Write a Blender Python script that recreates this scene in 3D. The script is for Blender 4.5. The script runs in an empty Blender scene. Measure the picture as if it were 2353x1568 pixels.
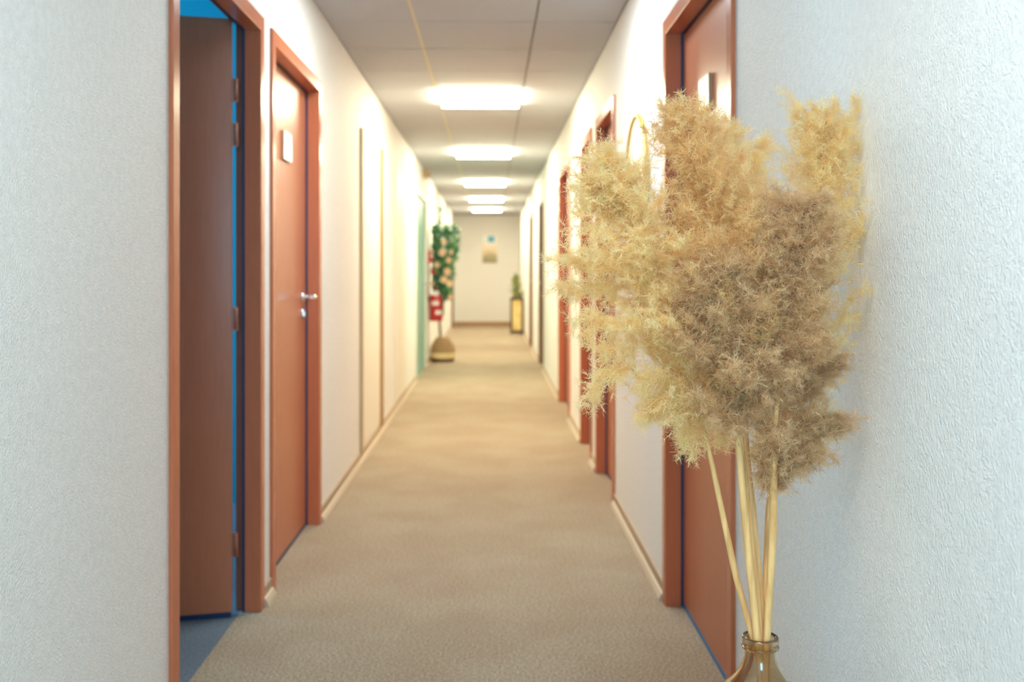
import bpy, bmesh, math, random
import numpy as np
from mathutils import Vector, Matrix

random.seed(7)
SC = bpy.context.scene
COL = SC.collection

# ------------------------------------------------------------------ camera
F = 2300.0
CAMZ = 1.2
YAW = math.atan((1176.5 - 1128) / F)
cam_data = bpy.data.cameras.new('camera')
cam = bpy.data.objects.new('camera', cam_data)
COL.objects.link(cam)
cam.location = (0, 0, CAMZ)
cam.rotation_euler = (math.pi / 2, 0, -YAW)
cam_data.sensor_width = 36
cam_data.lens = F / 2353 * 36
cam_data.shift_y = -160 / 2353
cam_data.clip_start = 0.05
cam_data.dof.use_dof = True
cam_data.dof.focus_distance = 1.62
cam_data.dof.aperture_fstop = 3.9
SC.camera = cam

# ------------------------------------------------------------------ world, light, exposure
w = bpy.data.worlds.new('world')
SC.world = w
w.use_nodes = True
w.node_tree.nodes['Background'].inputs[0].default_value = (0.45, 0.65, 1.0, 1)
w.node_tree.nodes['Background'].inputs[1].default_value = 1.0
SC.view_settings.view_transform = 'Standard'
SC.view_settings.look = 'None'
SC.view_settings.gamma = 1
SC.view_settings.exposure = 0.0
SC.view_settings.use_curve_mapping = False
SC.cycles.max_bounces = 14
SC.cycles.diffuse_bounces = 10

PANEL_WARM = (1.0, 0.93, 0.66)
PANEL_PLAIN = (0.90, 1.0, 1.0)
P_FAR = 52.0      # strength of the protruding panels
P_NEAR = 33.0     # assumed flush panel just outside the view
P_FILL = 30.0      # unseen panel above the camera, added to light the foreground


def area(name, loc, rot, sx, sy, power, color):
    d = bpy.data.lights.new(name, 'AREA')
    d.shape = 'RECTANGLE'
    d.size = sx
    d.size_y = sy
    d.energy = power
    d.color = color
    o = bpy.data.objects.new(name, d)
    o.location = loc
    o.rotation_euler = rot
    COL.objects.link(o)
    return o


# cool foreground light from behind the camera, as daylight by an assumed unseen window
area('window_daylight', (-0.09, -2.38, 1.5), (math.pi / 2, 0, 0), 1.0, 1.2, 75, (0.30, 0.72, 1.0))
# assumed daylight from an unseen source in the side room behind the open door
area('side_room_daylight', (-3.35, 4.5, 1.6), (0, -math.pi / 2, 0), 1.2, 1.0, 110, (0.25, 0.66, 1.0))

# ------------------------------------------------------------------ dimensions
XL, XR = -0.82, 0.635
H = 2.45
YB, YE = -2.5, 22.3
WT = 0.082      # wall thickness


def P(u, v, Y):
    """point at depth Y that the photograph shows at pixel (u, v)"""
    a = (u - 1176.5) / F
    b = (624 - v) / F
    dx = math.sin(YAW) + a * math.cos(YAW)
    dy = math.cos(YAW) - a * math.sin(YAW)
    t = Y / dy
    return Vector((dx * t, Y, CAMZ + b * t))


# ------------------------------------------------------------------ materials
def mat(name, color, rough=0.6, metal=0.0, coat=0.0, spec=0.5):
    m = bpy.data.materials.new(name)
    m.use_nodes = True
    b = m.node_tree.nodes['Principled BSDF']
    b.inputs['Base Color'].default_value = (*color, 1)
    b.inputs['Roughness'].default_value = rough
    b.inputs['Metallic'].default_value = metal
    b.inputs['Coat Weight'].default_value = coat
    b.inputs['Coat Roughness'].default_value = 0.15
    b.inputs['Specular IOR Level'].default_value = spec
    return m


def N(m, t):
    return m.node_tree.nodes.new(t)


def noise_color(m, c1, c2, scale, detail=4, stretch=(1, 1, 1), lo=0.35, hi=0.65):
    nt = m.node_tree
    tc = N(m, 'ShaderNodeTexCoord')
    mp = N(m, 'ShaderNodeMapping')
    mp.inputs['Scale'].default_value = stretch
    no = N(m, 'ShaderNodeTexNoise')
    no.inputs['Scale'].default_value = scale
    no.inputs['Detail'].default_value = detail
    cr = N(m, 'ShaderNodeValToRGB')
    cr.color_ramp.elements[0].position = lo
    cr.color_ramp.elements[1].position = hi
    cr.color_ramp.elements[0].color = (*c1, 1)
    cr.color_ramp.elements[1].color = (*c2, 1)
    nt.links.new(tc.outputs['Object'], mp.inputs['Vector'])
    nt.links.new(mp.outputs[0], no.inputs['Vector'])
    nt.links.new(no.outputs['Fac'], cr.inputs[0])
    nt.links.new(cr.outputs[0], nt.nodes['Principled BSDF'].inputs['Base Color'])
    return no, mp, cr


def bump(m, scale, strength, dist, detail=3, stretch=(1, 1, 1), rough=0.5):
    nt = m.node_tree
    tc = N(m, 'ShaderNodeTexCoord')
    mp = N(m, 'ShaderNodeMapping')
    mp.inputs['Scale'].default_value = stretch
    no = N(m, 'ShaderNodeTexNoise')
    no.inputs['Scale'].default_value = scale
    no.inputs['Detail'].default_value = detail
    no.inputs['Roughness'].default_value = rough
    bp = N(m, 'ShaderNodeBump')
    bp.inputs['Strength'].default_value = strength
    bp.inputs['Distance'].default_value = dist
    nt.links.new(tc.outputs['Object'], mp.inputs['Vector'])
    nt.links.new(mp.outputs[0], no.inputs['Vector'])
    nt.links.new(no.outputs['Fac'], bp.inputs['Height'])
    nt.links.new(bp.outputs[0], nt.nodes['Principled BSDF'].inputs['Normal'])


M = {}
M['wall'] = mat('wall_paper', (0.80, 0.79, 0.76), 0.62)
noise_color(M['wall'], (0.77, 0.76, 0.73), (0.83, 0.82, 0.79), 60, 5)
bump(M['wall'], 210, 0.8, 0.0035, 3, (1, 1.0, 0.85), 0.55)
M['tile'] = mat('ceiling_tile', (0.72, 0.71, 0.70), 0.8)
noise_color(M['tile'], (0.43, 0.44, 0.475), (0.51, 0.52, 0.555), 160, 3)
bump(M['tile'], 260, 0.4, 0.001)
M['grid'] = mat('grid_metal', (0.16, 0.155, 0.15), 0.45)
M['grid_tan'] = mat('grid_metal_tan', (0.62, 0.53, 0.30), 0.4)
M['plenum'] = mat('plenum_dark', (0.25, 0.24, 0.23), 0.9)
M['carpet'] = mat('carpet_beige', (0.4, 0.3, 0.2), 0.95, spec=0.1)
M['carpet_blue'] = mat('carpet_blue_grey', (0.2, 0.25, 0.3), 0.95, spec=0.1)  # bluish shade of the side room put into the carpet colour


def carpet(m, ca, cb, cc):
    nt = m.node_tree
    tc = N(m, 'ShaderNodeTexCoord')
    n1 = N(m, 'ShaderNodeTexNoise'); n1.inputs['Scale'].default_value = 130; n1.inputs['Detail'].default_value = 4
    n2 = N(m, 'ShaderNodeTexNoise'); n2.inputs['Scale'].default_value = 2.6; n2.inputs['Detail'].default_value = 5
    for n in (n1, n2):
        nt.links.new(tc.outputs['Object'], n.inputs['Vector'])
    r1 = N(m, 'ShaderNodeValToRGB')
    r1.color_ramp.elements[0].position = 0.33; r1.color_ramp.elements[0].color = (*ca, 1)
    r1.color_ramp.elements[1].position = 0.67; r1.color_ramp.elements[1].color = (*cb, 1)
    r2 = N(m, 'ShaderNodeValToRGB')
    r2.color_ramp.elements[0].position = 0.4; r2.color_ramp.elements[0].color = (*cc, 1)
    r2.color_ramp.elements[1].position = 0.62; r2.color_ramp.elements[1].color = (1, 1, 1, 1)
    mx = N(m, 'ShaderNodeMix'); mx.data_type = 'RGBA'; mx.blend_type = 'MULTIPLY'
    mx.inputs['Factor'].default_value = 1
    nt.links.new(n1.outputs['Fac'], r1.inputs[0]); nt.links.new(n2.outputs['Fac'], r2.inputs[0])
    nt.links.new(r1.outputs[0], mx.inputs['A']); nt.links.new(r2.outputs[0], mx.inputs['B'])
    nt.links.new(mx.outputs['Result'], nt.nodes['Principled BSDF'].inputs['Base Color'])
    bump(m, 330, 0.8, 0.004, 3)


carpet(M['carpet'], (0.25, 0.195, 0.135), (0.55, 0.45, 0.335), (0.93, 0.89, 0.87))
carpet(M['carpet_blue'], (0.12, 0.15, 0.18), (0.22, 0.26, 0.30), (0.9, 0.9, 0.92))


def lacquer(name, c, rough=0.3):
    m = mat(name, c, rough, coat=0.04, spec=0.27)
    noise_color(m, tuple(x * 0.96 for x in c), tuple(x * 1.04 for x in c), 14, 5, (8, 8, 0.6))
    return m


M['door'] = lacquer('door_laminate', (0.47, 0.165, 0.085), 0.34)
M['frame'] = lacquer('door_frame_lacquer', (0.50, 0.15, 0.07), 0.24)
M['brown'] = lacquer('brown_wood', (0.23, 0.13, 0.075), 0.4)
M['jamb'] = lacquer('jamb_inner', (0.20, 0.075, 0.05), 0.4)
M['tan'] = mat('tan_strip', (0.52, 0.40, 0.22), 0.5)  # shade on the near casing edge put into the colour
M['amber'] = mat('amber_strip', (0.42, 0.25, 0.10), 0.5)  # deeper shade at the far edge put into the colour
M['cream'] = mat('cream_paint', (0.80, 0.76, 0.66), 0.45)
M['teal'] = mat('teal_paint', (0.19, 0.42, 0.35), 0.4)
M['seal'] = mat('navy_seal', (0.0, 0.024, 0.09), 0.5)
M['sealblue'] = mat('blue_seal', (0.01, 0.16, 0.36), 0.5)  # blue light leaking under the door, put into the seal colour
M['chrome'] = mat('chrome', (0.85, 0.86, 0.88), 0.18, 1.0)
M['hinge'] = mat('brown_hinge', (0.33, 0.11, 0.06), 0.35)
M['plate'] = mat('white_plate', (0.86, 0.86, 0.84), 0.25)
M['plate_edge'] = mat('plate_edge', (0.50, 0.33, 0.18), 0.5)
M['base'] = mat('skirting_beige', (0.40, 0.29, 0.19), 0.6)
M['bead'] = mat('skirting_bead', (0.52, 0.42, 0.30), 0.55)
M['base_brown'] = mat('skirting_brown', (0.40, 0.22, 0.09), 0.6)
M['roomwall'] = mat('side_room_blue_wall', (0.003, 0.30, 0.40), 0.85)  # blue of the daylight painted into walls and ceiling
bump(M['roomwall'], 90, 0.5, 0.002)
M['mirror'] = mat('pale_disc', (0.86, 0.76, 0.46), 0.45)
M['gold'] = mat('gold_rim', (0.75, 0.50, 0.16), 0.35, 0.6)
M['black'] = mat('dark_frame', (0.09, 0.05, 0.035), 0.5)
M['red'] = mat('red_enamel', (0.48, 0.02, 0.03), 0.3, coat=0.4)
M['white'] = mat('white_label', (0.85, 0.84, 0.82), 0.5)
M['leaf'] = mat('leaf_green', (0.03, 0.26, 0.12), 0.4)
noise_color(M['leaf'], (0.0, 0.13, 0.10), (0.16, 0.42, 0.12), 9, 2)
M['leaf2'] = mat('dusty_green', (0.30, 0.34, 0.10), 0.6)
noise_color(M['leaf2'], (0.12, 0.16, 0.04), (0.45, 0.46, 0.13), 12, 2)
M['petal'] = mat('peach_petal', (0.90, 0.68, 0.46), 0.6)
M['redpetal'] = mat('red_petal', (0.55, 0.06, 0.05), 0.5)
M['bark'] = mat('bark', (0.12, 0.075, 0.05), 0.8)
M['wicker'] = mat('wicker', (0.50, 0.33, 0.16), 0.7)
noise_color(M['wicker'], (0.30, 0.18, 0.08), (0.52, 0.36, 0.19), 60, 3, (1, 1, 2))
M['wicker_light'] = mat('light_wicker', (0.78, 0.62, 0.32), 0.6)
M['wicker_dark'] = mat('dark_wicker', (0.13, 0.085, 0.05), 0.7)
M['panel_gold'] = mat('gold_panel', (0.78, 0.58, 0.22), 0.6)
noise_color(M['panel_gold'], (0.70, 0.50, 0.18), (0.84, 0.66, 0.30), 6, 2)
M['soil'] = mat('soil', (0.06, 0.04, 0.03), 0.95)
M['stem'] = mat('straw_stem', (0.72, 0.50, 0.22), 0.45)
noise_color(M['stem'], (0.60, 0.31, 0.10), (0.88, 0.52, 0.21), 9, 4, (9, 9, 0.5), 0.3, 0.62)


def emis(name, c, s):
    m = bpy.data.materials.new(name)
    m.use_nodes = True
    nt = m.node_tree
    nt.nodes.remove(nt.nodes['Principled BSDF'])
    e = N(m, 'ShaderNodeEmission')
    e.inputs[0].default_value = (*c, 1)
    e.inputs[1].default_value = s
    nt.links.new(e.outputs[0], nt.nodes['Material Output'].inputs[0])
    return m


M['lamp_far'] = emis('lamp_diffuser_warm', PANEL_WARM, P_FAR)
M['lamp_near'] = emis('lamp_diffuser_near', PANEL_PLAIN, P_NEAR)
M['lamp_back'] = emis('lamp_diffuser_back', (0.90, 0.96, 1.0), P_FILL)
M['lampframe'] = mat('lamp_frame', (0.85, 0.83, 0.78), 0.4)

g = mat('smoked_glass', (0.80, 0.66, 0.46), 0.03)
g.node_tree.nodes['Principled BSDF'].inputs['Transmission Weight'].default_value = 1.0
g.node_tree.nodes['Principled BSDF'].inputs['IOR'].default_value = 1.45
M['glass'] = g
g2 = mat('window_glass', (1, 1, 1), 0.0)
g2.node_tree.nodes['Principled BSDF'].inputs['Transmission Weight'].default_value = 1.0
M['pane'] = g2


def fluff(name, lo, hi):
    m = bpy.data.materials.new(name)
    m.use_nodes = True
    nt = m.node_tree
    nt.nodes.remove(nt.nodes['Principled BSDF'])
    tc = N(m, 'ShaderNodeTexCoord')
    no = N(m, 'ShaderNodeTexNoise')
    no.inputs['Scale'].default_value = 55
    no.inputs['Detail'].default_value = 4
    cr = N(m, 'ShaderNodeValToRGB')
    cr.color_ramp.elements[0].position = 0.32
    cr.color_ramp.elements[0].color = (*lo, 1)
    cr.color_ramp.elements[1].position = 0.68
    cr.color_ramp.elements[1].color = (*hi, 1)
    d = N(m, 'ShaderNodeBsdfDiffuse')
    t = N(m, 'ShaderNodeBsdfTranslucent')
    mx = N(m, 'ShaderNodeMixShader')
    mx.inputs[0].default_value = 0.65
    nt.links.new(tc.outputs['Object'], no.inputs['Vector'])
    nt.links.new(no.outputs['Fac'], cr.inputs[0])
    nt.links.new(cr.outputs[0], d.inputs[0])
    nt.links.new(cr.outputs[0], t.inputs[0])
    nt.links.new(d.outputs[0], mx.inputs[1])
    nt.links.new(t.outputs[0], mx.inputs[2])
    nt.links.new(mx.outputs[0], nt.nodes['Material Output'].inputs[0])
    return m


M['fluff_gold'] = fluff('pampas_fluff_gold', (0.96, 0.72, 0.38), (1.0, 0.93, 0.62))  # backlit glow of left and rear plumes put into the colour
M['fluff_tan'] = fluff('pampas_fluff_tan', (0.85, 0.58, 0.29), (1.0, 0.84, 0.50))  # part shade of the centre plume put into the colour
M['fluff_brown'] = fluff('pampas_fluff_brown', (0.68, 0.45, 0.26), (0.95, 0.76, 0.48))  # shade on the front plumes put into the colour


# ------------------------------------------------------------------ helpers
def box(bm, a, b, bev=0.0):
    x0, x1 = sorted((a[0], b[0])); y0, y1 = sorted((a[1], b[1])); z0, z1 = sorted((a[2], b[2]))
    vs = [bm.verts.new(p) for p in ((x0, y0, z0), (x1, y0, z0), (x1, y1, z0), (x0, y1, z0),
                                    (x0, y0, z1), (x1, y0, z1), (x1, y1, z1), (x0, y1, z1))]
    fs = [(3, 2, 1, 0), (4, 5, 6, 7), (0, 1, 5, 4), (1, 2, 6, 5), (2, 3, 7, 6), (3, 0, 4, 7)]
    faces = [bm.faces.new([vs[i] for i in f]) for f in fs]
    if bev:
        es = list({e for f in faces for e in f.edges})
        bmesh.ops.bevel(bm, geom=es, offset=bev, segments=2, affect='EDGES', profile=0.5)
    return faces


def tube(bm, pts, r, seg=10, cap=True):
    """tube along pts, r a number or a list"""
    pts = [Vector(p) for p in pts]
    rs = r if isinstance(r, (list, tuple)) else [r] * len(pts)
    rings = []
    up = None
    for i, p in enumerate(pts):
        t = (pts[min(i + 1, len(pts) - 1)] - pts[max(i - 1, 0)]).normalized()
        if up is None:
            up = t.orthogonal().normalized()
        up = (up - t * up.dot(t)).normalized()
        s = t.cross(up)
        rings.append([bm.verts.new(p + (up * math.cos(2 * math.pi * k / seg) + s * math.sin(2 * math.pi * k / seg)) * rs[i]) for k in range(seg)])
    for a, b in zip(rings, rings[1:]):
        for k in range(seg):
            f = bm.faces.new((a[k], a[(k + 1) % seg], b[(k + 1) % seg], b[k])); f.smooth = True
    if cap:
        bm.faces.new(list(reversed(rings[0]))); bm.faces.new(rings[-1])


def lathe(bm, prof, c, seg=40, axis='z', close=False):
    c = Vector(c)
    rings = []
    for (r, h) in prof:
        ring = []
        for k in range(seg):
            a = 2 * math.pi * k / seg
            q = Vector((r * math.cos(a), r * math.sin(a), h)) if axis == 'z' else Vector((h, r * math.cos(a), r * math.sin(a)))
            ring.append(bm.verts.new(c + q))
        rings.append(ring)
    pairs = list(zip(rings, rings[1:]))
    if close:
        pairs.append((rings[-1], rings[0]))
    for a, b in pairs:
        for k in range(seg):
            f = bm.faces.new((a[k], a[(k + 1) % seg], b[(k + 1) % seg], b[k])); f.smooth = True
    if not close:
        if prof[0][0] > 1e-5: bm.faces.new(list(reversed(rings[0])))
        if prof[-1][0] > 1e-5: bm.faces.new(rings[-1])


def obj(name, bm, m, parent=None, kind=None, recalc=True):
    if recalc:
        bmesh.ops.recalc_face_normals(bm, faces=bm.faces)
    me = bpy.data.meshes.new(name)
    bm.to_mesh(me); bm.free()
    me.materials.append(m)
    o = bpy.data.objects.new(name, me)
    COL.objects.link(o)
    if parent is not None:
        o.parent = parent
    if kind:
        o['kind'] = kind
    return o


def part(name, m, parent, *boxes, bev=0.0, label=None):
    bm = bmesh.new()
    for a, b in boxes:
        box(bm, a, b, bev)
    o = obj(name, bm, m, parent)
    if label: o['label'] = label
    return o


def tag(o, label, cat, group=None, kind=None):
    o['label'] = label; o['category'] = cat
    if group: o['group'] = group
    if kind: o['kind'] = kind
    return o


def empty(name, loc=(0, 0, 0)):
    o = bpy.data.objects.new(name, None)
    COL.objects.link(o)
    o.empty_display_size = 0.1
    o.location = loc
    return o


# Things are built in world coordinates; place_root() then shifts the root to the
# base of the thing and its direct parts back by the same amount.
def place_root(root, loc):
    loc = Vector(loc)
    root.location = loc
    for ch in root.children:
        ch.location = ch.location - loc


# ------------------------------------------------------------------ room shell
DOORS = [  # number, side, outer near edge, outer far edge, top
    (1, -1, 2.565, 3.595, 2.105),
    (2, -1, 3.73, 4.80, 2.105),
    (3, 1, 2.585, 3.625, 2.105),
    (4, 1, 5.10, 5.98, 2.105),
    (5, 1, 6.25, 7.00, 2.105),
    (6, 1, 8.00, 9.25, 2.105),
    (7, 1, 12.05, 13.1, 2.105),
    (8, 1, 15.2, 16.3, 2.105),
    (9, -1, 10.88, 12.6, 2.12),
    (10, -1, 20.9, 21.9, 2.105),
]
CW = 0.055   # casing width


def wall_mesh(name, side, x, label):
    s = side
    bm = bmesh.new()
    ops = sorted([(a + CW - 0.033, b - CW + 0.033, t - CW + 0.033) for (n, sd, a, b, t) in DOORS if sd == side])
    y = YB
    for (a, b, t) in ops:
        box(bm, (x, y, 0), (x + s * WT, a, H + 0.1))
        box(bm, (x, a, t), (x + s * WT, b, H + 0.1))
        y = b
    box(bm, (x, y, 0), (x + s * WT, YE + 0.12, H + 0.1))
    return tag(obj(name, bm, M['wall'], kind='structure'), label, 'wall')


wall_mesh('wall_left', -1, XL, 'left corridor wall, white textured wallpaper with doors')
wall_mesh('wall_right', 1, XR, 'right corridor wall, white textured wallpaper behind pampas grass')
tag(part('wall_far', M['wall'], None, ((XL, YE, 0), (XR, YE + 0.12, H + 0.1))), 'cream end wall of the corridor', 'wall', kind='structure')
tag(part('wall_back', M['wall'], None, ((XL, YB - 0.12, 0), (-0.65, YB, H + 0.1)), ((0.47, YB - 0.12, 0), (XR, YB, H + 0.1)),
         ((-0.65, YB - 0.12, 0), (0.47, YB, 0.85)), ((-0.65, YB - 0.12, 2.15), (0.47, YB, H + 0.1))),
    'white wall behind the viewer with a window', 'wall', kind='structure')
w1 = tag(empty('window_1'), 'window in the wall behind the viewer', 'window', kind='structure')  # unseen window, assumed and added to bring cool light to the foreground
part('window_frame', M['white'], w1, ((-0.65, YB - 0.09, 0.85), (-0.60, YB - 0.03, 2.15)), ((0.42, YB - 0.09, 0.85), (0.47, YB - 0.03, 2.15)),
     ((-0.65, YB - 0.09, 0.85), (0.47, YB - 0.03, 0.90)), ((-0.65, YB - 0.09, 2.10), (0.47, YB - 0.03, 2.15)))
part('pane', M['pane'], w1, ((-0.60, YB - 0.065, 0.90), (0.42, YB - 0.058, 2.10)))

fl = tag(part('floor', M['carpet'], None, ((XL - 0.062, YB, -0.08), (XR + 0.12, YE + 0.1, 0))), 'beige speckled carpet running down the corridor', 'floor', kind='structure')
# side room behind the open door
sr = tag(empty('wall_side_room'), 'blue walls of the room behind the open door', 'wall', kind='structure')
part('blue_wall', M['roomwall'], sr, ((-3.5, 0.9, 0), (-3.4, 5.3, 2.6)))
part('blue_wall', M['roomwall'], sr, ((-3.4, 5.2, 0), (XL - WT, 5.3, 2.6)))
part('blue_wall', M['roomwall'], sr, ((-3.4, 0.9, 0), (XL - WT, 1.0, 2.6)))
part('blue_ceiling', M['roomwall'], sr, ((-3.5, 0.9, 2.6), (XL - WT, 5.3, 2.7)))
tag(part('floor_side_room', M['carpet_blue'], None, ((-3.5, 0.9, -0.08), (XL - 0.062, 5.3, -0.0005))), 'blue-grey carpet of the room behind the open door', 'floor', kind='structure')

# ceiling: backing, rails and separate tiles
ce = tag(part('ceiling', M['plenum'], None, ((XL - 0.02, YB, H + 0.022), (XR + 0.02, YE + 0.1, H + 0.1))), 'suspended ceiling of white square tiles', 'ceiling', kind='structure')
GX = (-0.378, 0.222)
lights_y = [(6.84, 7.45), (10.12, 10.76), (13.62, 14.28), (16.85, 17.40), (19.75, 20.30)]
rows = [YB]
y = 6.84
near = []
while y > YB:
    near.append(y); y -= 0.61
rows = [YB] + sorted(near)
prev = 6.84
cur = [6.84]
for i, (a, b) in enumerate(lights_y):
    if i:
        p = lights_y[i - 1][1]
        k = max(1, round((a - p) / 0.64))
        cur += [p + (a - p) * j / k for j in range(1, k + 1)]
    cur.append(b)
k = 4
cur += [20.30 + (YE - 20.30) * j / k for j in range(1, k + 1)]
rows = rows[:-1] + cur
NEARROW = None
lit = [(a, b) for a, b in lights_y]
# panel rows out of view: one assumed at 3.79..4.40 and one added overhead to light the foreground
near_rows = [(r0, r1) for r0, r1 in zip(rows, rows[1:]) if 3.7 < (r0 + r1) / 2 < 4.3 or 0.1 < (r0 + r1) / 2 < 0.7]
J = 0.006
cols = [(XL, GX[0]), (GX[0], GX[1]), (GX[1], XR)]
for r0, r1 in zip(rows, rows[1:]):
    if r1 - r0 < 0.05:
        continue
    for ci, (c0, c1) in enumerate(cols):
        if ci == 1 and ((r0, r1) in near_rows or any(abs(r0 - a) < 0.01 for a, b in lit)):
            continue
        dz = random.uniform(-0.0012, 0.0012)
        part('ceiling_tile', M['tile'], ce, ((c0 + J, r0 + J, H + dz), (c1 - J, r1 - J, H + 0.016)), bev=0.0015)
for gx in GX:
    part('grid_runner', M['grid_tan'] if gx < 0 else M['grid'], ce, ((gx - J, YB, H + (0.0 if gx < 0 else 0.006)), (gx + J, YE, H + 0.02)))
for r in rows[1:-1]:
    part('cross_tee', M['grid'], ce, ((XL, r - J, H + 0.008), (XR, r + J, H + 0.02)))


# luminaires
def luminaire(y0, y1, m, drop, label):
    r = empty('ceiling_light')
    x0, x1 = GX[0] + 0.006, GX[1] - 0.006
    y0 += 0.006; y1 -= 0.006
    part('light_frame', M['lampframe'], r, ((x0, y0, H - 0.003), (x0 + 0.012, y1, H + 0.02)), ((x1 - 0.012, y0, H - 0.003), (x1, y1, H + 0.02)),
         ((x0, y0, H - 0.003), (x1, y0 + 0.012, H + 0.02)), ((x0, y1 - 0.012, H - 0.003), (x1, y1, H + 0.02)))
    part('diffuser', m, r, ((x0 + 0.012, y0 + 0.012, H - drop), (x1 - 0.012, y1 - 0.012, H + 0.015)), bev=0.004)
    place_root(r, ((x0 + x1) / 2, (y0 + y1) / 2, H))
    tag(r, label, 'ceiling light', 'square light panels along the ceiling')


ordn = ['nearest and largest of the glowing ceiling light panels', 'second nearest glowing ceiling light panel', 'third glowing ceiling light panel, middle of the five',
        'fourth glowing ceiling light panel, second from the end wall', 'farthest and smallest glowing ceiling light panel, by the end wall']
for (a, b), lb in zip(lights_y, ordn):
    luminaire(a, b, M['lamp_far'], 0.036, lb)
for (a, b) in near_rows:
    if a > 2:
        luminaire(a, b, M['lamp_near'], 0.001, 'flush ceiling light panel above the second left door, out of view')
    else:
        luminaire(a, b, M['lamp_back'], 0.001, 'dim flush ceiling light panel overhead, out of view')


# ------------------------------------------------------------------ doors
def sign_plate(leaf, s, x, yc, zc, wy=0.15, hz=0.115):
    sp = part('sign_plate', M['plate'], leaf, ((x - s * 0.011, yc - wy / 2, zc - hz / 2), (x - s * 0.0135, yc + wy / 2, zc + hz / 2)), bev=0.001)
    part('plate_backing', M['plate_edge'], leaf, ((x, yc - wy / 2 - 0.001, zc - hz / 2), (x - s * 0.011, yc + wy / 2, zc + hz / 2)))


def lever(leaf, s, x, yc, zc, toward=-1):
    """rose, neck and lever (one mesh) and a lock cylinder"""
    bm = bmesh.new()
    lathe(bm, [(0.0255, 0), (0.0255, -s * 0.006), (0.021, -s * 0.010), (0.010, -s * 0.011)] if True else None, (x, yc, zc), 24, axis='x')
    tube(bm, [(x, yc, zc), (x - s * 0.045, yc, zc), (x - s * 0.060, yc + toward * 0.008, zc), (x - s * 0.064, yc + toward * 0.028, zc),
              (x - s * 0.063, yc + toward * 0.115, zc + 0.002)], [0.010, 0.010, 0.011, 0.0105, 0.009], 12)
    obj('lever_handle', bm, M['chrome'], leaf)
    bm = bmesh.new()
    lathe(bm, [(0.024, 0), (0.024, -s * 0.006), (0.02, -s * 0.009)], (x, yc, zc - 0.075), 24, axis='x')
    box(bm, (x, yc - 0.005, zc - 0.092), (x - s * 0.016, yc + 0.005, zc - 0.066), 0.002)
    obj('lock_cylinder', bm, M['chrome'], leaf)


def door(n, side, y0, y1, top, leafm, framem, label, sign=None, handle=None, opened=False, lit_seal=False, reveal=0.045, sealm=None, jambm=None):
    s = side
    x = XL if s < 0 else XR
    r = empty('door_%d' % n)
    a, b, t = y0 + CW, y1 - CW, top - CW
    xo = x - s * 0.012
    # flat casing on the wall face
    bm = bmesh.new()
    box(bm, (xo, y0, 0), (x + s * 0.004, a, top), 0.003)
    box(bm, (xo, b, 0), (x + s * 0.004, y1, top), 0.003)
    box(bm, (xo, a - 0.002, t), (x + s * 0.004, b + 0.002, top), 0.003)
    obj('casing', bm, framem, r)
    # jamb lining
    jm = jambm or framem
    bm = bmesh.new()
    e = 0.012
    box(bm, (x + s * 0.001, a - e, 0), (x + s * reveal, a, t)); box(bm, (x + s * 0.001, b, 0), (x + s * reveal, b + e, t))
    box(bm, (x + s * 0.001, a - e, t), (x + s * reveal, b + e, t + e))
    obj('jamb', bm, jm, r)
    sm = sealm or M['seal']
    rs = reveal
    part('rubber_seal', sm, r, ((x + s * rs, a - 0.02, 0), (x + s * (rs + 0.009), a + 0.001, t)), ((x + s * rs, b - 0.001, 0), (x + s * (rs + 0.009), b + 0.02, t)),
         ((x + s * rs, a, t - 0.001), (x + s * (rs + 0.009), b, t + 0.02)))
    # deep half of the lining, set back where the open leaf closes into its rebate
    OF = 0.02 if opened else 0.0
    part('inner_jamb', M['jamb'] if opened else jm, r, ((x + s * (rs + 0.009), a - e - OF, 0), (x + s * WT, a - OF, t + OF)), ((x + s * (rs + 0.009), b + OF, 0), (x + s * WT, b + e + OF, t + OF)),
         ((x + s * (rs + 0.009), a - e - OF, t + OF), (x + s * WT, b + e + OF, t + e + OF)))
    lx = x + s * (rs + 0.009)
    if not opened:
        leaf = part('leaf', leafm, r, ((lx, a + 0.006, 0.012), (lx + s * 0.04, b - 0.006, t - 0.006)), bev=0.002)
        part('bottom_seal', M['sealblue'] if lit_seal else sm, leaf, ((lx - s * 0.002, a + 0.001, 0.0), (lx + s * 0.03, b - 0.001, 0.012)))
        # dark gap around the leaf
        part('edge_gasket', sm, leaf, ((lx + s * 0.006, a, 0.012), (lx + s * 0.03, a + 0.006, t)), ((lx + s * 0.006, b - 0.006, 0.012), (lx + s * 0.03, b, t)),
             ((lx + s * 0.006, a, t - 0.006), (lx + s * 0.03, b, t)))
        if sign: sign_plate(leaf, s, lx, *sign)
        if handle: lever(leaf, s, lx, *handle)
    place_root(r, (x, (y0 + y1) / 2, 0))
    tag(r, label, 'door', kind='structure')
    return r, a, b, t


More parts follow.
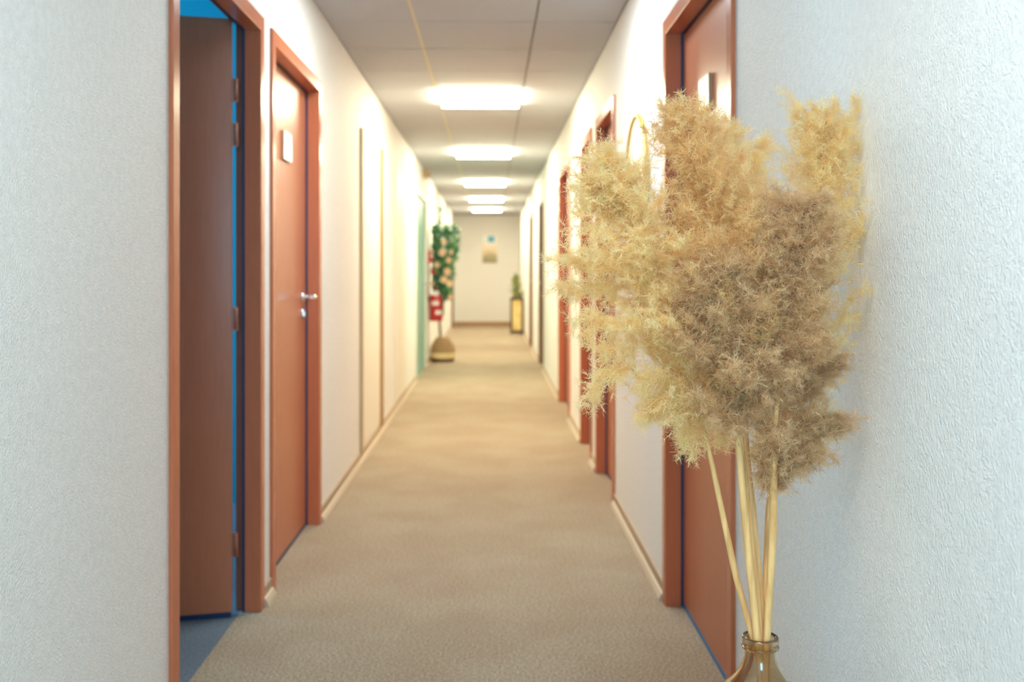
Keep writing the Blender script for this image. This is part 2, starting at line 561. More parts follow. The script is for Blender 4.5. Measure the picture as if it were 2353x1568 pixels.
# 2..10 closed doors
door(2, *DOORS[1][1:], M['door'], M['frame'], 'closed red-brown door with chrome lever and white sign, left wall', sign=(4.27, 1.73, 0.16, 0.12), handle=(4.655, 1.082, -1))
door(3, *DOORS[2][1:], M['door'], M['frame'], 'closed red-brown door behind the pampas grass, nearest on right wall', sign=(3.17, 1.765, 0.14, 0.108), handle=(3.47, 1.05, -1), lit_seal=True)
door(4, *DOORS[3][1:], M['door'], M['frame'], 'red-brown door beyond the round wall disc on right wall', handle=(5.85, 1.05, -1))
door(5, *DOORS[4][1:], M['door'], M['frame'], 'third red-brown door on right wall, left edge of pampas', handle=(6.87, 1.05, -1))
door(6, *DOORS[5][1:], M['door'], M['frame'], 'fourth orange-brown door on right wall, left of the pampas', handle=(9.1, 1.05, -1))
door(7, *DOORS[6][1:], M['brown'], M['brown'], 'narrow-looking dark brown door far down right wall', handle=(12.95, 1.05, -1))
door(8, *DOORS[7][1:], M['door'], M['brown'], 'last reddish door on right wall before the planter stand', handle=(16.15, 1.05, -1))
door(9, *DOORS[8][1:], M['teal'], M['cream'], 'pale teal door on left wall before the flowering tree', handle=(12.45, 1.05, -1), reveal=0.01, sealm=M['teal'])
door(10, *DOORS[9][1:], M['door'], M['brown'], 'last brown door on left wall beside end wall', handle=(21.7, 1.05, -1))

# 1: the open door
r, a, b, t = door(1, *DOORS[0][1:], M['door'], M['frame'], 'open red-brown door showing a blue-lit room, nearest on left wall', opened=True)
hx, hy = XL - 0.086, b - 0.01                     # hinge corner
ang = math.radians(12)
LW, LT = b - a - 0.02, 0.042
leaf_e = part('leaf', M['door'], r, ((-LW, -LT, 0.018), (0, 0, 2.078)), bev=0.0025)
bs = part('bottom_seal', M['seal'], leaf_e, ((-LW + 0.004, -LT + 0.001, 0.002), (-0.004, -0.004, 0.018)))
for hz in (1.83, 1.675, 1.035, 0.25):
    bm = bmesh.new()
    box(bm, (-0.004, -LT + 0.004, hz - 0.042), (0.021, -LT + 0.009, hz + 0.042), 0.001)
    tube(bm, [(0.012, -LT + 0.0, hz - 0.036), (0.012, -LT + 0.0, hz + 0.036)], 0.006, 10)
    obj('hinge', bm, M['hinge'], leaf_e)
leaf_e.location = Vector((hx, hy, 0)) - r.location
leaf_e.rotation_euler = (0, 0, ang)


# skirting along both walls
def skirting(name, side, label):
    s = side
    x = XL if s < 0 else XR
    root = empty(name)
    ops = sorted([(a, b) for (n, sd, a, b, t) in DOORS if sd == side])
    y = YB
    spans = []
    for a, b in ops:
        spans.append((y, a)); y = b
    spans.append((y, YE))
    for (a, b) in spans:
        if b - a < 0.02: continue
        part('skirting_board', M['base'], root, ((x + s * 0.002, a, 0), (x - s * 0.009, b, 0.066)), bev=0.0015)
        bm = bmesh.new()
        x0 = x - s * 0.009
        vs = []
        for yy in (a, b):
            vs.append([bm.verts.new((x0, yy, 0)), bm.verts.new((x0, yy, 0.030)), bm.verts.new((x0 - s * 0.006, yy, 0.027)), bm.verts.new((x0 - s * 0.016, yy, 0.010)), bm.verts.new((x0 - s * 0.018, yy, 0))])
        for k in range(5):
            bm.faces.new((vs[0][k], vs[0][(k + 1) % 5], vs[1][(k + 1) % 5], vs[1][k]))
        bm.faces.new(vs[0]); bm.faces.new(list(reversed(vs[1])))
        obj('skirting_bead', bm, M['bead'], root)
    tag(root, label, 'skirting', kind='structure')


skirting('baseboard_left', -1, 'beige skirting with pale lower bead along left wall')
skirting('baseboard_right', 1, 'beige skirting with pale lower bead along right wall')
tag(part('baseboard_far', M['base_brown'], None, ((XL + 0.01, YE - 0.015, 0), (XR - 0.01, YE, 0.08)), bev=0.002), 'brown skirting along the end wall', 'skirting', kind='structure')

# flush cream cupboard door between door_2 and the teal door
cb = empty('cupboard_door')
part('door_panel', M['cream'], cb, ((XL + 0.001, 6.31, 0.085), (XL + 0.006, 7.37, 2.09)), bev=0.001)
part('edge_strip', M['tan'], cb, ((XL + 0.001, 6.27, 0.07), (XL + 0.020, 6.31, 2.10)), bev=0.002)
part('edge_strip', M['amber'], cb, ((XL + 0.001, 7.37, 0.07), (XL + 0.030, 7.41, 2.10)), bev=0.002, label='darker amber edge strip')
place_root(cb, (XL, 6.84, 0.07))
tag(cb, 'flush cream cupboard door with two thin tan edge strips, left wall', 'cupboard door')
cb2 = empty('cupboard_door')
part('door_panel', M['cream'], cb2, ((XL + 0.001, 8.60, 0.085), (XL + 0.008, 9.60, 2.09)), bev=0.001)
part('edge_strip', M['cream'], cb2, ((XL + 0.001, 8.56, 0.07), (XL + 0.012, 8.60, 2.10)), bev=0.002)
place_root(cb2, (XL, 9.1, 0.07))
tag(cb2, 'plain cream flush cupboard door, farther one on left wall', 'cupboard door')

# round mirror on the right wall
mr = empty('wall_disc')
bm = bmesh.new()
lathe(bm, [(0.296, 0), (0.30, -0.006), (0.30, -0.018), (0.294, -0.024), (0.285, -0.022), (0.283, -0.010), (0.283, 0)], (XR, 4.28, 1.575), 64, axis='x')
obj('rim', bm, M['gold'], mr)
bm = bmesh.new()
lathe(bm, [(0.284, -0.001), (0.284, -0.012)], (XR, 4.28, 1.575), 64, axis='x')
obj('disc', bm, M['mirror'], mr)
place_root(mr, (XR, 4.28, 1.575))
tag(mr, 'round pale yellow wall disc with thin amber rim, half hidden by pampas plumes', 'wall decoration')

# alarm box in the far left ceiling corner
ab = empty('alarm_box')
part('housing', M['plate_edge'], ab, ((XL, 12.1, 2.33), (XL + 0.07, 12.2, 2.43)), bev=0.006)
bm = bmesh.new(); lathe(bm, [(0.022, 0), (0.018, 0.010), (0.006, 0.014)], (XL + 0.07, 12.15, 2.375), 16, axis='x'); obj('lens', bm, M['black'], ab)
place_root(ab, (XL, 12.15, 2.33))
tag(ab, 'small brownish box high in left ceiling corner beyond teal door', 'alarm')

# ------------------------------------------------------------------ picture on the end wall
pc = empty('framed_picture')
p0, p1 = P(1107, 606, YE), P(1144, 538, YE)
yb = YE - 0.02
part('picture_frame', M['cream'], pc, ((p0.x, yb - 0.008, p0.z), (p0.x + 0.018, YE, p1.z)), ((p1.x - 0.018, yb - 0.008, p0.z), (p1.x, YE, p1.z)),
     ((p0.x, yb - 0.008, p0.z), (p1.x, YE, p0.z + 0.018)), ((p0.x, yb - 0.008, p1.z - 0.018), (p1.x, YE, p1.z)))
pm = mat('picture_print', (0.7, 0.65, 0.5), 0.4)
nt = pm.node_tree
tc = N(pm, 'ShaderNodeTexCoord'); sp = N(pm, 'ShaderNodeSeparateXYZ'); nt.links.new(tc.outputs['Generated'], sp.inputs[0])
no = N(pm, 'ShaderNodeTexNoise'); no.inputs['Scale'].default_value = 4; nt.links.new(tc.outputs['Generated'], no.inputs[0])
ad = N(pm, 'ShaderNodeMath'); ad.operation = 'MULTIPLY_ADD'; ad.inputs[1].default_value = 0.35; nt.links.new(no.outputs['Fac'], ad.inputs[0]); nt.links.new(sp.outputs['Z'], ad.inputs[2])
cr = N(pm, 'ShaderNodeValToRGB'); nt.links.new(ad.outputs[0], cr.inputs[0])
el = cr.color_ramp.elements
el[0].position = 0.18; el[0].color = (0.20, 0.19, 0.09, 1)
el[1].position = 1.0; el[1].color = (0.86, 0.88, 0.86, 1)
for p_, c_ in ((0.42, (0.38, 0.33, 0.18, 1)), (0.55, (0.72, 0.58, 0.36, 1)), (0.80, (0.84, 0.76, 0.62, 1))):
    e_ = el.new(p_); e_.color = c_
nt.links.new(cr.outputs[0], nt.nodes['Principled BSDF'].inputs['Base Color'])
part('print', pm, pc, ((p0.x + 0.018, yb, p0.z + 0.018), (p1.x - 0.018, YE - 0.002, p1.z - 0.018)))
q0, q1 = P(1121, 557, YE), P(1136, 543, YE)
part('blue_patch', mat('sky_blue_print', (0.10, 0.42, 0.62), 0.5), pc, ((q0.x, yb - 0.002, q0.z), (q1.x, yb, q1.z)))
place_root(pc, ((p0.x + p1.x) / 2, YE, p0.z))
tag(pc, 'tall landscape picture with blue sky patch on the end wall', 'picture')

# ------------------------------------------------------------------ planter stand
ps = empty('planter_stand')
Yp = 19.1
a0 = P(1173, 768, Yp); a1 = P(1214, 690, Yp)
x0, x1 = a0.x, XR - 0.015
z1 = a1.z
y0_, y1_ = Yp, Yp + 0.30
pw = 0.035
for (px, py) in ((x0, y0_), (x1 - pw, y0_), (x0, y1_ - pw), (x1 - pw, y1_ - pw)):
    part('leg', M['black'], ps, ((px, py, 0), (px + pw, py + pw, z1)), bev=0.003)
part('top_rail', M['black'], ps, ((x0 - 0.01, y0_ - 0.01, z1), (x1, y1_, z1 + 0.045)), bev=0.004)
part('bottom_rail', M['black'], ps, ((x0 + pw, y0_ + 0.004, 0.03), (x1 - pw, y1_ - 0.004, 0.075)), bev=0.003)
part('side_panel', M['panel_gold'], ps, ((x0 + pw, y0_ + 0.012, 0.075), (x1 - pw, y1_ - 0.012, z1)), bev=0.002)
place_root(ps, ((x0 + x1) / 2, Yp + 0.15, 0))
tag(ps, 'dark framed planter stand with golden panels at far right', 'planter')


def rnd_unit():
    while True:
        v = Vector((random.uniform(-1, 1), random.uniform(-1, 1), random.uniform(-1, 1)))
        if 0.05 < v.length < 1: return v.normalized()


def leaf_quad(bm, p, d, n, L, W):
    """a leaf of six triangles, folded along its midrib"""
    s = d.cross(n).normalized()
    n = s.cross(d).normalized()
    a = bm.verts.new(p)
    m1 = bm.verts.new(p + d * L * 0.45 - n * W * 0.18)
    l1 = bm.verts.new(p + d * L * 0.45 + s * W * 0.5)
    r1 = bm.verts.new(p + d * L * 0.45 - s * W * 0.5)
    t = bm.verts.new(p + d * L - n * W * 0.3)
    bm.faces.new((a, l1, m1)); bm.faces.new((a, m1, r1)); bm.faces.new((l1, t, m1)); bm.faces.new((m1, t, r1))


pp = empty('potted_plant')
bm = bmesh.new()
cx, cy, cz = x0 + 0.11, Yp + 0.14, z1 + 0.045
lathe(bm, [(0.06, 0.0), (0.075, 0.07), (0.078, 0.08), (0.07, 0.08), (0.062, 0.06)], (cx, cy, cz), 20)
obj('pot', bm, M['leaf2'], pp)
bm = bmesh.new()
for k in range(260):
    h = random.uniform(0.05, 0.42)
    rr = 0.09 * (1.1 - h / 0.6)
    d = rnd_unit(); d.z = abs(d.z) + 0.4; d.normalize()
    leaf_quad(bm, Vector((cx + random.gauss(0.0, rr * 0.6), cy + random.gauss(0, rr * 0.6), cz + h)), d, rnd_unit(), 0.07, 0.03)
o = obj('foliage', bm, M['leaf2'], pp, kind='stuff', recalc=False)
bm = bmesh.new()
for k in range(5):
    tube(bm, [(cx, cy, cz + 0.05), (cx + random.uniform(-0.05, 0.05), cy + random.uniform(-0.05, 0.05), cz + 0.38)], [0.004, 0.002], 6)
obj('stem', bm, M['bark'], pp)
place_root(pp, (cx, cy, cz))
tag(pp, 'small olive green potted plant on the planter stand', 'plant')
tr = empty('plant_tray')
bm = bmesh.new()
tx0, tx1 = cx + 0.085, x1 - 0.01
box(bm, (tx0, Yp + 0.03, cz), (tx1, Yp + 0.26, cz + 0.02), 0.003)
obj('tray', bm, M['leaf2'], tr)
bm = bmesh.new()
for k in range(120):
    d = rnd_unit(); d.z = abs(d.z) + 0.3; d.normalize()
    leaf_quad(bm, Vector((random.uniform(tx0, tx1), random.uniform(Yp + 0.04, Yp + 0.25), cz + 0.02 + random.uniform(0, 0.03))), d, rnd_unit(), 0.04, 0.02)
obj('foliage', bm, M['leaf2'], tr, kind='stuff', recalc=False)
place_root(tr, ((tx0 + tx1) / 2, Yp + 0.15, cz))
tag(tr, 'low green plants in a tray on planter stand beside right wall', 'plant')

# ------------------------------------------------------------------ fire extinguisher and its sign
fe = empty('fire_extinguisher')
Yf = 13.1
ec = P(996, 700, Yf)
ex, er = XL + 0.105, 0.088
ez0, ez1 = P(996, 738, Yf).z, P(996, 672, Yf).z
bm = bmesh.new()
lathe(bm, [(er * 0.9, 0), (er, 0.012), (er, ez1 - ez0 - 0.09), (er * 0.9, ez1 - ez0 - 0.04), (er * 0.5, ez1 - ez0 - 0.005), (er * 0.35, ez1 - ez0)], (ex, Yf, ez0), 28)
obj('cylinder', bm, M['red'], fe)
bm = bmesh.new()
zt = ez1
tube(bm, [(ex, Yf, zt - 0.005), (ex, Yf, zt + 0.045)], 0.018, 12)
box(bm, (ex - 0.015, Yf - 0.075, zt + 0.035), (ex + 0.015, Yf + 0.03, zt + 0.055), 0.004)
box(bm, (ex - 0.012, Yf - 0.08, zt + 0.068), (ex + 0.012, Yf + 0.02, zt + 0.080), 0.003)
obj('valve', bm, M['red'], fe)
bm = bmesh.new()
tube(bm, [(ex, Yf - 0.02, zt + 0.02), (ex + 0.05, Yf - 0.05, zt), (ex + 0.095, Yf - 0.04, zt - 0.10), (ex + 0.095, Yf - 0.03, zt - 0.30)], 0.009, 10)
obj('hose', bm, M['black'], fe)
for zz in (0.09, 0.21, 0.34):
    bm = bmesh.new()
    a0_ = -math.pi / 2 + (0.5 if zz < 0.15 else -0.1)
    pr = []
    for k in range(9):
        aa = a0_ - 0.55 + 1.1 * k / 8
        pr.append((math.cos(aa), math.sin(aa)))
    lo = [bm.verts.new((ex + c_ * (er + 0.0012), Yf + s_ * (er + 0.0012), ez0 + zz)) for c_, s_ in pr]
    hi = [bm.verts.new((ex + c_ * (er + 0.0012), Yf + s_ * (er + 0.0012), ez0 + zz + 0.05)) for c_, s_ in pr]
    for k in range(8): bm.faces.new((lo[k], lo[k + 1], hi[k + 1], hi[k]))
    obj('label_sticker', bm, M['white'], fe)
part('wall_bracket', M['black'], fe, ((XL, Yf - 0.02, ez0 + 0.25), (ex - er + 0.004, Yf + 0.02, ez0 + 0.33)))
place_root(fe, (ex, Yf, ez0))
tag(fe, 'red fire extinguisher with white stickers hung on left wall', 'fire extinguisher')
tag(part('fire_sign', M['red'], None, ((XL, 13.0, 1.29), (XL + 0.03, 13.16, 1.47)), bev=0.002), 'small red sign on left wall above the fire extinguisher', 'sign')

# ------------------------------------------------------------------ flowering tree in a basket
tree = empty('artificial_tree')
Yt = 13.35
c = P(1016, 830, Yt); tx = XL + 0.178
# basket: domed wicker rings
bm = bmesh.new()
prof = [(0.152, 0.0), (0.160, 0.03), (0.160, 0.045)]
lathe(bm, prof, (tx, Yt, 0), 32); obj('basket_foot', bm, M['wicker_dark'], tree)
bm = bmesh.new()
lathe(bm, [(0.158, 0.045), (0.164, 0.06), (0.163, 0.11), (0.157, 0.125)], (tx, Yt, 0), 32); obj('basket_band', bm, M['wicker_light'], tree)
for k in range(6):
    bm = bmesh.new()
    z_ = 0.138 + k * 0.034
    rr = 0.153 * math.cos(k / 5 * 1.05)
    tube(bm, [(tx + rr * math.cos(q), Yt + rr * math.sin(q), z_) for q in [2 * math.pi * j / 28 for j in range(29)]], 0.018, 8, cap=False)
    obj('wicker_ring', bm, M['wicker'], tree)
bm = bmesh.new(); lathe(bm, [(0.14, 0.10), (0.12, 0.2), (0.08, 0.29)], (tx, Yt, 0), 24); obj('soil', bm, M['soil'], tree)
stx = P(1009, 700, Yt).x
bm = bmesh.new()
tube(bm, [(tx - 0.02, Yt, 0.2), (stx, Yt, 0.6), (stx + 0.01, Yt + 0.01, 1.0), (stx + 0.03, Yt, 1.5), (stx + 0.02, Yt, 1.95)], [0.017, 0.014, 0.012, 0.009, 0.004], 10)
obj('trunk', bm, M['bark'], tree)
bm = bmesh.new()
bl = []
for k in range(34):
    z_ = random.uniform(0.88, 1.78)
    an = random.uniform(0, 2 * math.pi)
    L = random.uniform(0.10, 0.19)
    p0 = Vector((stx + 0.015, Yt, z_ - 0.06)); p1 = p0 + Vector((math.cos(an) * L, math.sin(an) * L * 0.8, 0.08))
    p1.x = max(p1.x, XL + 0.05)
    tube(bm, [p0, p1], [0.004, 0.002], 5)
obj('branch', bm, M['bark'], tree, kind='stuff')
bm = bmesh.new()
for k in range(2600):
    # crown outline from the photograph: wide and full above, tapering below
    vv = random.uniform(520, 690)
    uc = 1014 + (5 if vv < 600 else 0)
    hw = 34 if vv < 590 else (28 if vv < 640 else 20)
    q = random.random()
    uu = uc + hw * random.uniform(-1, 1)
    pz = P(uu, vv, Yt)
    pt = Vector((pz.x, Yt + random.uniform(-0.17, 0.17), pz.z))
    pt.x = max(pt.x, XL + 0.05)
    d = rnd_unit(); d.z -= 0.2; d.normalize()
    L = random.uniform(0.04, 0.075)
    if pt.x + d.x * L < XL + 0.02: d.x = abs(d.x)
    leaf_quad(bm, pt, d, rnd_unit(), L, L * 0.5)
for k in range(50):
    pz = P(1012 + random.uniform(-3, 3), random.uniform(478, 520), Yt)
    leaf_quad(bm, Vector((pz.x, Yt + random.uniform(-0.03, 0.03), pz.z)), (rnd_unit() + Vector((0, 0, 1))).normalized(), rnd_unit(), 0.05, 0.02)
obj('foliage', bm, M['leaf'], tree, kind='stuff', recalc=False)
bmf = bmesh.new()
rr_ = 0.045
for k in range(7):
    a_ = 2 * math.pi * k / 7
    d = Vector((math.cos(a_), -0.45, math.sin(a_))).normalized()
    leaf_quad(bmf, Vector((0, 0, 0)), d, Vector((0, -1, 0)), rr_ * 1.25, rr_ * 1.15)
for k in range(5):
    a_ = 2 * math.pi * k / 5 + 0.3
    d = Vector((math.cos(a_), -1.1, math.sin(a_))).normalized()
    leaf_quad(bmf, Vector((0, 0, 0)), d, Vector((math.cos(a_), 0, math.sin(a_))), rr_ * 0.8, rr_ * 0.9)
me1 = bpy.data.meshes.new('blossom'); bmf.to_mesh(me1); bmf.free(); me2 = me1.copy()
me1.materials.append(M['petal']); me2.materials.append(M['redpetal'])
for (u_, v_, sc_, rd) in [(1024, 556, 1.1, 0), (1021, 581, 1.4, 0), (1035, 598, 1.2, 0), (1042, 580, .9, 0), (1008, 609, 1.0, 0), (1031, 625, 1.5, 0), (1024, 643, 1.4, 0),
                          (1037, 652, 1.3, 0), (996, 652, .9, 0), (1039, 683, 1.1, 0), (996, 578, .8, 0), (1013, 681, .8, 0), (996, 596, 1.0, 1), (999, 625, 1.1, 1)]:
    o = bpy.data.objects.new('blossom', me2 if rd else me1)
    COL.objects.link(o); o.parent = tree
    o.location = P(u_ - 4, v_, Yt - 0.20); o.scale = (sc_ * 0.72, sc_ * 0.72, sc_ * 0.72)
    o.rotation_euler = (random.uniform(-.3, .3), random.uniform(0, 6), random.uniform(-.4, .4))
    if rd: o['label'] = 'red blossom'
place_root(tree, (tx, Yt, 0))
tag(tree, 'slim green tree with peach blossoms in domed wicker basket', 'tree')

# ------------------------------------------------------------------ glass bottle (demijohn)
YV = 1.64
vc = P(1747, 1462, YV)
vx, vz = vc.x, vc.z
bt = empty('glass_bottle')
h = vz
# outer profile from the base up
outer = [(0.0, 0.006), (0.09, 0.002), (0.125, 0.004), (0.150, 0.022), (0.160, 0.055), (0.165, 0.12), (0.165, 0.26), (0.160, 0.34), (0.145, 0.40), (0.118, 0.452), (0.085, h - 0.105),
         (0.058, h - 0.084), (0.042, h - 0.068), (0.032, h - 0.052), (0.0262, h - 0.036), (0.0245, h - 0.022), (0.0250, h - 0.0175), (0.0285, h - 0.0150), (0.0297, h - 0.010), (0.0297, h - 0.004), (0.0285, h)]
inner = [(max(r_ - 0.0035, 0.0), z_ + (0.004 if z_ < 0.03 else 0)) for r_, z_ in outer]
inner[-1] = (0.0245, h); inner[-2] = (0.0235, h - 0.004); inner[-3] = (0.0225, h - 0.010); inner[-4] = (0.0218, h - 0.015); inner[-5] = (0.0212, h - 0.0175)
inner = inner[1:]
bm = bmesh.new()
lathe(bm, outer[1:] + list(reversed(inner)), (vx, YV, 0), 64)
obj('glass_body', bm, M['glass'], bt)
bm = bmesh.new()
rr = 0.0275
tube(bm, [(vx + rr * math.cos(q), YV + rr * math.sin(q), h - 0.017) for q in [2 * math.pi * j / 48 for j in range(49)]], 0.0030, 8, cap=False)
obj('neck_ring', bm, M['glass'], bt)
place_root(bt, (vx, YV, 0))
tag(bt, 'smoky brown glass demijohn bottle holding the pampas grass', 'bottle')


# ------------------------------------------------------------------ pampas grass
def spline(pts, n):
    """Catmull-Rom through pts, n samples"""
    P_ = np.array([list(p) for p in pts], float)
    P_ = np.vstack([2 * P_[0] - P_[1], P_, 2 * P_[-1] - P_[-2]])
    m = len(P_) - 3
    out = []
    for t in np.linspace(0, m - 1e-6, n):
        i = int(t); f = t - i
        p0, p1, p2, p3 = P_[i:i + 4]
        out.append(0.5 * ((2 * p1) + (-p0 + p2) * f + (2 * p0 - 5 * p1 + 4 * p2 - p3) * f * f + (-p0 + 3 * p1 - 3 * p2 + p3) * f ** 3))
    return np.array(out)


def unit(a):
    return a / np.maximum(np.linalg.norm(a, axis=-1, keepdims=True), 1e-9)


def ribbons(pts, width, rng):
    """pts (n, k, 3) -> verts, quads: flat ribbons tapering to the tip"""
    n, k, _ = pts.shape
    tan = unit(pts[:, -1] - pts[:, 0])
    side = unit(np.cross(tan, rng.normal(size=(n, 3))))
    tap = np.linspace(1, 0.25, k)[None, :, None]
    wv = np.asarray(width).reshape(-1, 1, 1) * tap * 0.5
    A = pts + side[:, None, :] * wv
    B = pts - side[:, None, :] * wv
    V = np.stack([A, B], 2).reshape(n * k * 2, 3)
    base = (np.arange(n) * k * 2)[:, None]
    Q = []
    for j in range(k - 1):
        Q.append(np.concatenate([base + 2 * j, base + 2 * j + 1, base + 2 * j + 3, base + 2 * j + 2], 1))
    Q = np.concatenate(Q, 0)
    return V, Q


def quad_mesh(name, V, Q, m, parent):
    V = V.copy()
    lim = XR - 0.0035
    over = V[:, 0] > lim - 0.004
    V[over, 0] = lim - 0.004 + np.minimum(V[over, 0] - lim + 0.004, 0.05) * 0.06
    me = bpy.data.meshes.new(name)
    me.vertices.add(len(V)); me.vertices.foreach_set('co', V.ravel().astype(np.float32))
    me.loops.add(Q.size); me.loops.foreach_set('vertex_index', Q.ravel().astype(np.int32))
    me.polygons.add(len(Q))
    me.polygons.foreach_set('loop_start', np.arange(0, Q.size, 4, dtype=np.int32))
    me.update(calc_edges=True)
    me.materials.append(m)
    o = bpy.data.objects.new(name, me)
    COL.objects.link(o); o.parent = parent
    o['kind'] = 'stuff'
    return o


def plume(root, rach, Lmax, nb, seed, tip_len=0.35, spread=0.75, droop=0.25, twigs=34, hairs=23, extra=(), low_len=0.8, fm='fluff_gold'):
    """rach: world points from plume base to tip"""
    rng = np.random.default_rng(seed)
    R = spline(rach, 120)
    T = unit(np.gradient(R, axis=0))
    Vs, Qs, off = [], [], 0

    def add(v, q):
        nonlocal off
        Vs.append(v); Qs.append(q + off); off += len(v)

    t0 = rng.beta(1.0, 1.15, nb) * 0.97
    idx = (t0 * 119).astype(int)
    az = rng.uniform(0, 2 * np.pi, nb)
    tg = T[idx]
    ref = np.array([0.0, 1.0, 0.0])
    e1 = unit(np.cross(tg, ref)); e2 = np.cross(tg, e1)
    rad = e1 * np.cos(az)[:, None] + e2 * np.sin(az)[:, None] * 0.75
    prof = np.interp(t0, [0, 0.12, 0.35, 0.7, 1], [low_len * 0.75, low_len, 1, 0.8, tip_len])
    L = Lmax * prof * rng.uniform(0.75, 1.12, nb)
    a = rng.uniform(0.5, 1.0, nb) * spread * (1.1 - 0.55 * t0)
    d = unit(tg * np.cos(a)[:, None] + rad * np.sin(a)[:, None])
    S = np.linspace(0, 1, 12)
    dr = droop * rng.uniform(0.4, 1.5, nb)
    br = R[idx][:, None, :] + (S[None, :, None] * d[:, None, :] + (S ** 2.2)[None, :, None] * (rad * 0.20 + np.array([0, 0, -1.0]) * dr[:, None])[:, None, :]) * L[:, None, None]
    br = br + np.cumsum(rng.normal(size=br.shape) * 0.0012, axis=1)
    if len(extra):
        ex = np.array([spline(e, 12) for e in extra])
        br = np.concatenate([br] + [ex + rng.normal(size=(1, 1, 3)) * 0.006 + np.cumsum(rng.normal(size=ex.shape) * 0.0016, axis=1) for _ in range(4)])
        L = np.concatenate([L] + [np.linalg.norm(ex[:, -1] - ex[:, 0], axis=1) * 1.3] * 4)
    n = len(br)
    add(*ribbons(br, np.full(n, 0.0011), rng))
    # twigs
    nt_ = np.maximum(5, (twigs * L / Lmax)).astype(int)
    bi = np.repeat(np.arange(n), nt_)
    s = rng.uniform(0.08, 1.0, len(bi))
    f = s * 10.999; i0 = f.astype(int); fr = (f - i0)[:, None]
    pos = br[bi, i0] * (1 - fr) + br[bi, i0 + 1] * fr
    tan = unit(br[bi, i0 + 1] - br[bi, i0])
    td = unit(tan * 0.70 + rng.normal(size=tan.shape) * 0.62)
    tl = rng.uniform(0.016, 0.042, len(bi)) * (1.15 - 0.6 * s)
    S3 = np.linspace(0, 1, 4)
    tw = pos[:, None, :] + S3[None, :, None] * td[:, None, :] * tl[:, None, None] + (S3 ** 2)[None, :, None] * rng.normal(size=(len(bi), 1, 3)) * 0.0045
    add(*ribbons(tw, np.full(len(tw), 0.0006), rng))
    # hairs
    ti = np.repeat(np.arange(len(tw)), hairs)
    s = rng.uniform(0.05, 1.0, len(ti))
    f = s * 2.999; i0 = f.astype(int); fr = (f - i0)[:, None]
    pos = tw[ti, i0] * (1 - fr) + tw[ti, i0 + 1] * fr
    hd = unit(unit(tw[ti, i0 + 1] - tw[ti, i0]) * 0.7 + rng.normal(size=pos.shape) * 0.55)
    hl = rng.uniform(0.005, 0.014, len(ti))
    bend = rng.normal(size=pos.shape) * 0.0032
    hp = np.stack([pos, pos + hd * hl[:, None] * 0.55 + bend, pos + hd * hl[:, None] + bend * 0.3], 1)
    add(*ribbons(hp, rng.uniform(0.0006, 0.0012, len(ti)), rng))
    quad_mesh('plume', np.concatenate(Vs), np.concatenate(Qs), M[fm], root)


def stalk(stem_px, plume_px, label, stem_r=0.0062, seed=1, extra=(), **kw):
    """stem_px from the bottle mouth upwards, plume_px from plume base to tip: (u, v, Y)"""
    r = empty('pampas_stalk')
    sp_ = [P(*p) for p in stem_px]
    foot = sp_[0] + (sp_[0] - sp_[1]).normalized() * 0.0
    foot = Vector((vx + (sp_[0].x - vx) * 0.5 - (sp_[1].x - sp_[0].x) * 0.25, YV + (sp_[0].y - YV) - (sp_[1].y - sp_[0].y) * 0.3, 0.12))
    pl = [P(*p) for p in plume_px]
    in_neck = sp_[0] + (sp_[0] - sp_[1]).normalized() * 0.045
    foot = in_neck + (in_neck - sp_[0]).normalized() * 0.05 + (foot - in_neck) * 0.9
    path = np.vstack([np.linspace(list(foot), list(in_neck), 6)[:-1], spline([in_neck] + sp_ + pl, 54)])
    nst = len(path)
    bm = bmesh.new()
    rs = [stem_r * (1.0 if k < 26 else max(0.22, 1 - (k - 26) / 34)) for k in range(nst)]
    tube(bm, [Vector(p) for p in path], rs, 10)
    obj('stem', bm, M['stem'], r)
    plume(r, pl, seed=seed, extra=[[P(*q) for q in e] for e in extra], **kw)
    place_root(r, (vx, YV, 0.12))
    return tag(r, label, 'pampas grass', 'pampas grass stalks in the glass bottle')


# left plume
stalk([(1731, 1470, 1.655), (1712, 1400, 1.655), (1690, 1320, 1.65), (1660, 1180, 1.64)],
      [(1622, 1010, 1.63), (1572, 860, 1.62), (1520, 690, 1.61), (1450, 515, 1.60), (1388, 388, 1.60)],
      'leftmost pampas stalk, its pale plume spreading over the far doors', 0.0055, seed=11, Lmax=0.160, nb=180, spread=0.80, droop=0.22, tip_len=0.22, low_len=0.75,
      extra=[[(1470, 830, 1.6), (1420, 850, 1.6), (1380, 880, 1.6), (1355, 925, 1.6)], [(1480, 745, 1.6), (1420, 735, 1.6), (1360, 720, 1.6), (1350, 770, 1.6)],
             [(1450, 650, 1.6), (1390, 662, 1.6), (1335, 662, 1.6), (1296, 662, 1.6)], [(1440, 590, 1.6), (1390, 600, 1.6), (1335, 600, 1.6), (1295, 590, 1.6)],
             [(1430, 470, 1.6), (1390, 460, 1.6), (1360, 440, 1.6), (1340, 455, 1.6)], [(1560, 900, 1.6), (1520, 925, 1.6), (1500, 945, 1.6), (1490, 955, 1.6)],
             [(1610, 960, 1.62), (1590, 985, 1.62), (1580, 1010, 1.62), (1580, 1032, 1.62)], [(1640, 980, 1.62), (1650, 1000, 1.62), (1655, 1010, 1.62), (1672, 1008, 1.62)],
             [(1470, 800, 1.6), (1430, 800, 1.6), (1400, 800, 1.6), (1378, 805, 1.6)], [(1420, 400, 1.6), (1395, 360, 1.6), (1375, 345, 1.6), (1345, 345, 1.6)]])
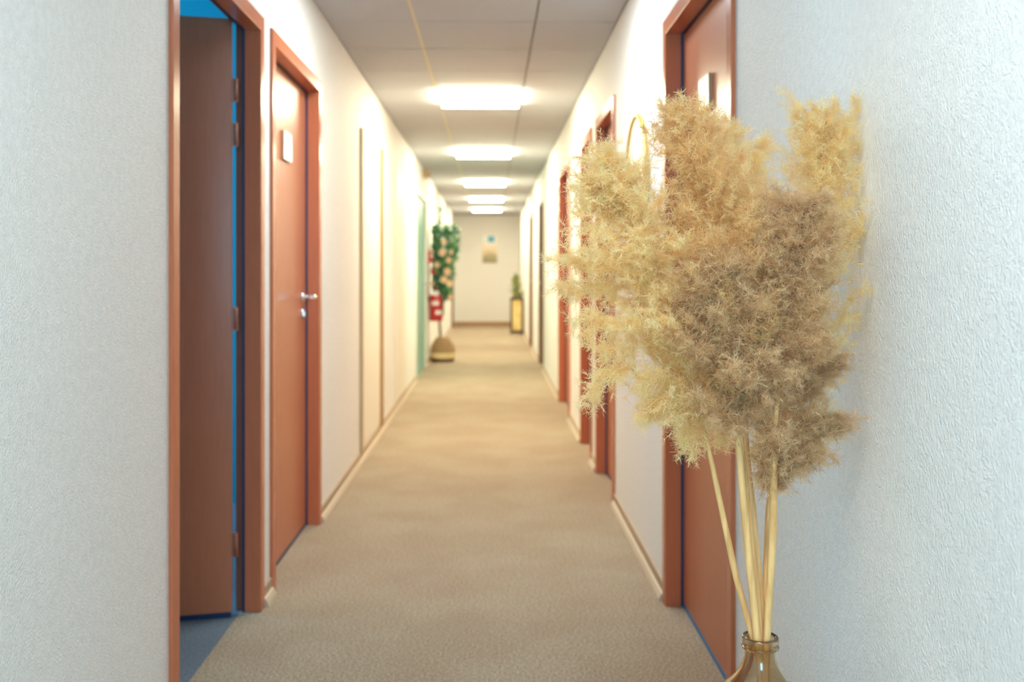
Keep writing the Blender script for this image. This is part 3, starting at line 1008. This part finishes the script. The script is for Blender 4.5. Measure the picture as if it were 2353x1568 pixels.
# centre front plume
stalk([(1741, 1472, 1.630), (1728, 1350, 1.625), (1713, 1200, 1.615)],
      [(1694, 985, 1.60), (1672, 800, 1.585), (1640, 580, 1.575), (1608, 400, 1.57), (1582, 275, 1.57)],
      'tallest pampas stalk, central front plume before the nearest right door', 0.0066, fm='fluff_tan', seed=23, Lmax=0.150, nb=120, spread=0.62, droop=0.10, tip_len=0.30, low_len=0.8)
# centre back plume
stalk([(1754, 1474, 1.650), (1744, 1350, 1.655), (1731, 1200, 1.665)],
      [(1712, 990, 1.68), (1716, 800, 1.69), (1712, 600, 1.70), (1696, 430, 1.70), (1672, 315, 1.70)],
      'pampas stalk behind the tallest one, top leaning over door frame', 0.0066, seed=37, Lmax=0.135, nb=110, spread=0.62, droop=0.12, tip_len=0.2)
# filler stalk
stalk([(1747, 1478, 1.640), (1737, 1350, 1.64), (1722, 1200, 1.64)],
      [(1700, 1000, 1.60), (1684, 900, 1.565), (1668, 790, 1.55), (1660, 700, 1.545), (1662, 630, 1.545)],
      'short brown pampas stalk low in the front middle of bunch', 0.0058, fm='fluff_brown', seed=41, Lmax=0.115, nb=80, spread=0.72, droop=0.20, tip_len=0.4)
# right front plume
stalk([(1762, 1474, 1.630), (1769, 1350, 1.615), (1776, 1230, 1.60)],
      [(1778, 1105, 1.585), (1782, 950, 1.57), (1806, 760, 1.565), (1822, 640, 1.57), (1832, 560, 1.575), (1836, 500, 1.58)],
      'right front pampas stalk whose brown plume hangs lowest', 0.0062, fm='fluff_brown', seed=53, Lmax=0.125, nb=125, spread=0.66, droop=0.14, tip_len=0.35, low_len=0.55,
      extra=[[(1800, 930, 1.6), (1840, 890, 1.61), (1880, 850, 1.62), (1916, 826, 1.62)], [(1800, 960, 1.6), (1840, 925, 1.61), (1875, 880, 1.62), (1905, 850, 1.62)],
             [(1800, 1010, 1.6), (1840, 985, 1.63), (1890, 975, 1.65), (1940, 966, 1.66)], [(1800, 1020, 1.6), (1840, 1000, 1.63), (1885, 990, 1.65), (1925, 975, 1.66)],
             [(1790, 1060, 1.6), (1820, 1045, 1.61), (1850, 1040, 1.62), (1885, 1050, 1.62)], [(1790, 1075, 1.6), (1810, 1070, 1.61), (1840, 1065, 1.62), (1870, 1058, 1.62)],
             [(1775, 1060, 1.59), (1760, 1080, 1.59), (1755, 1095, 1.59), (1760, 1120, 1.59)], [(1785, 1060, 1.59), (1800, 1085, 1.59), (1805, 1095, 1.59), (1800, 1105, 1.59)]])
# right back plume against the wall
stalk([(1757, 1466, 1.668), (1759, 1350, 1.68), (1764, 1230, 1.69)],
      [(1772, 1120, 1.70), (1812, 900, 1.70), (1850, 700, 1.70), (1885, 490, 1.71), (1895, 330, 1.71)],
      'rightmost pampas stalk, broad pale plume pressed against right wall', 0.0055, seed=67, Lmax=0.165, nb=150, spread=0.70, droop=0.10, tip_len=0.7, low_len=0.7)
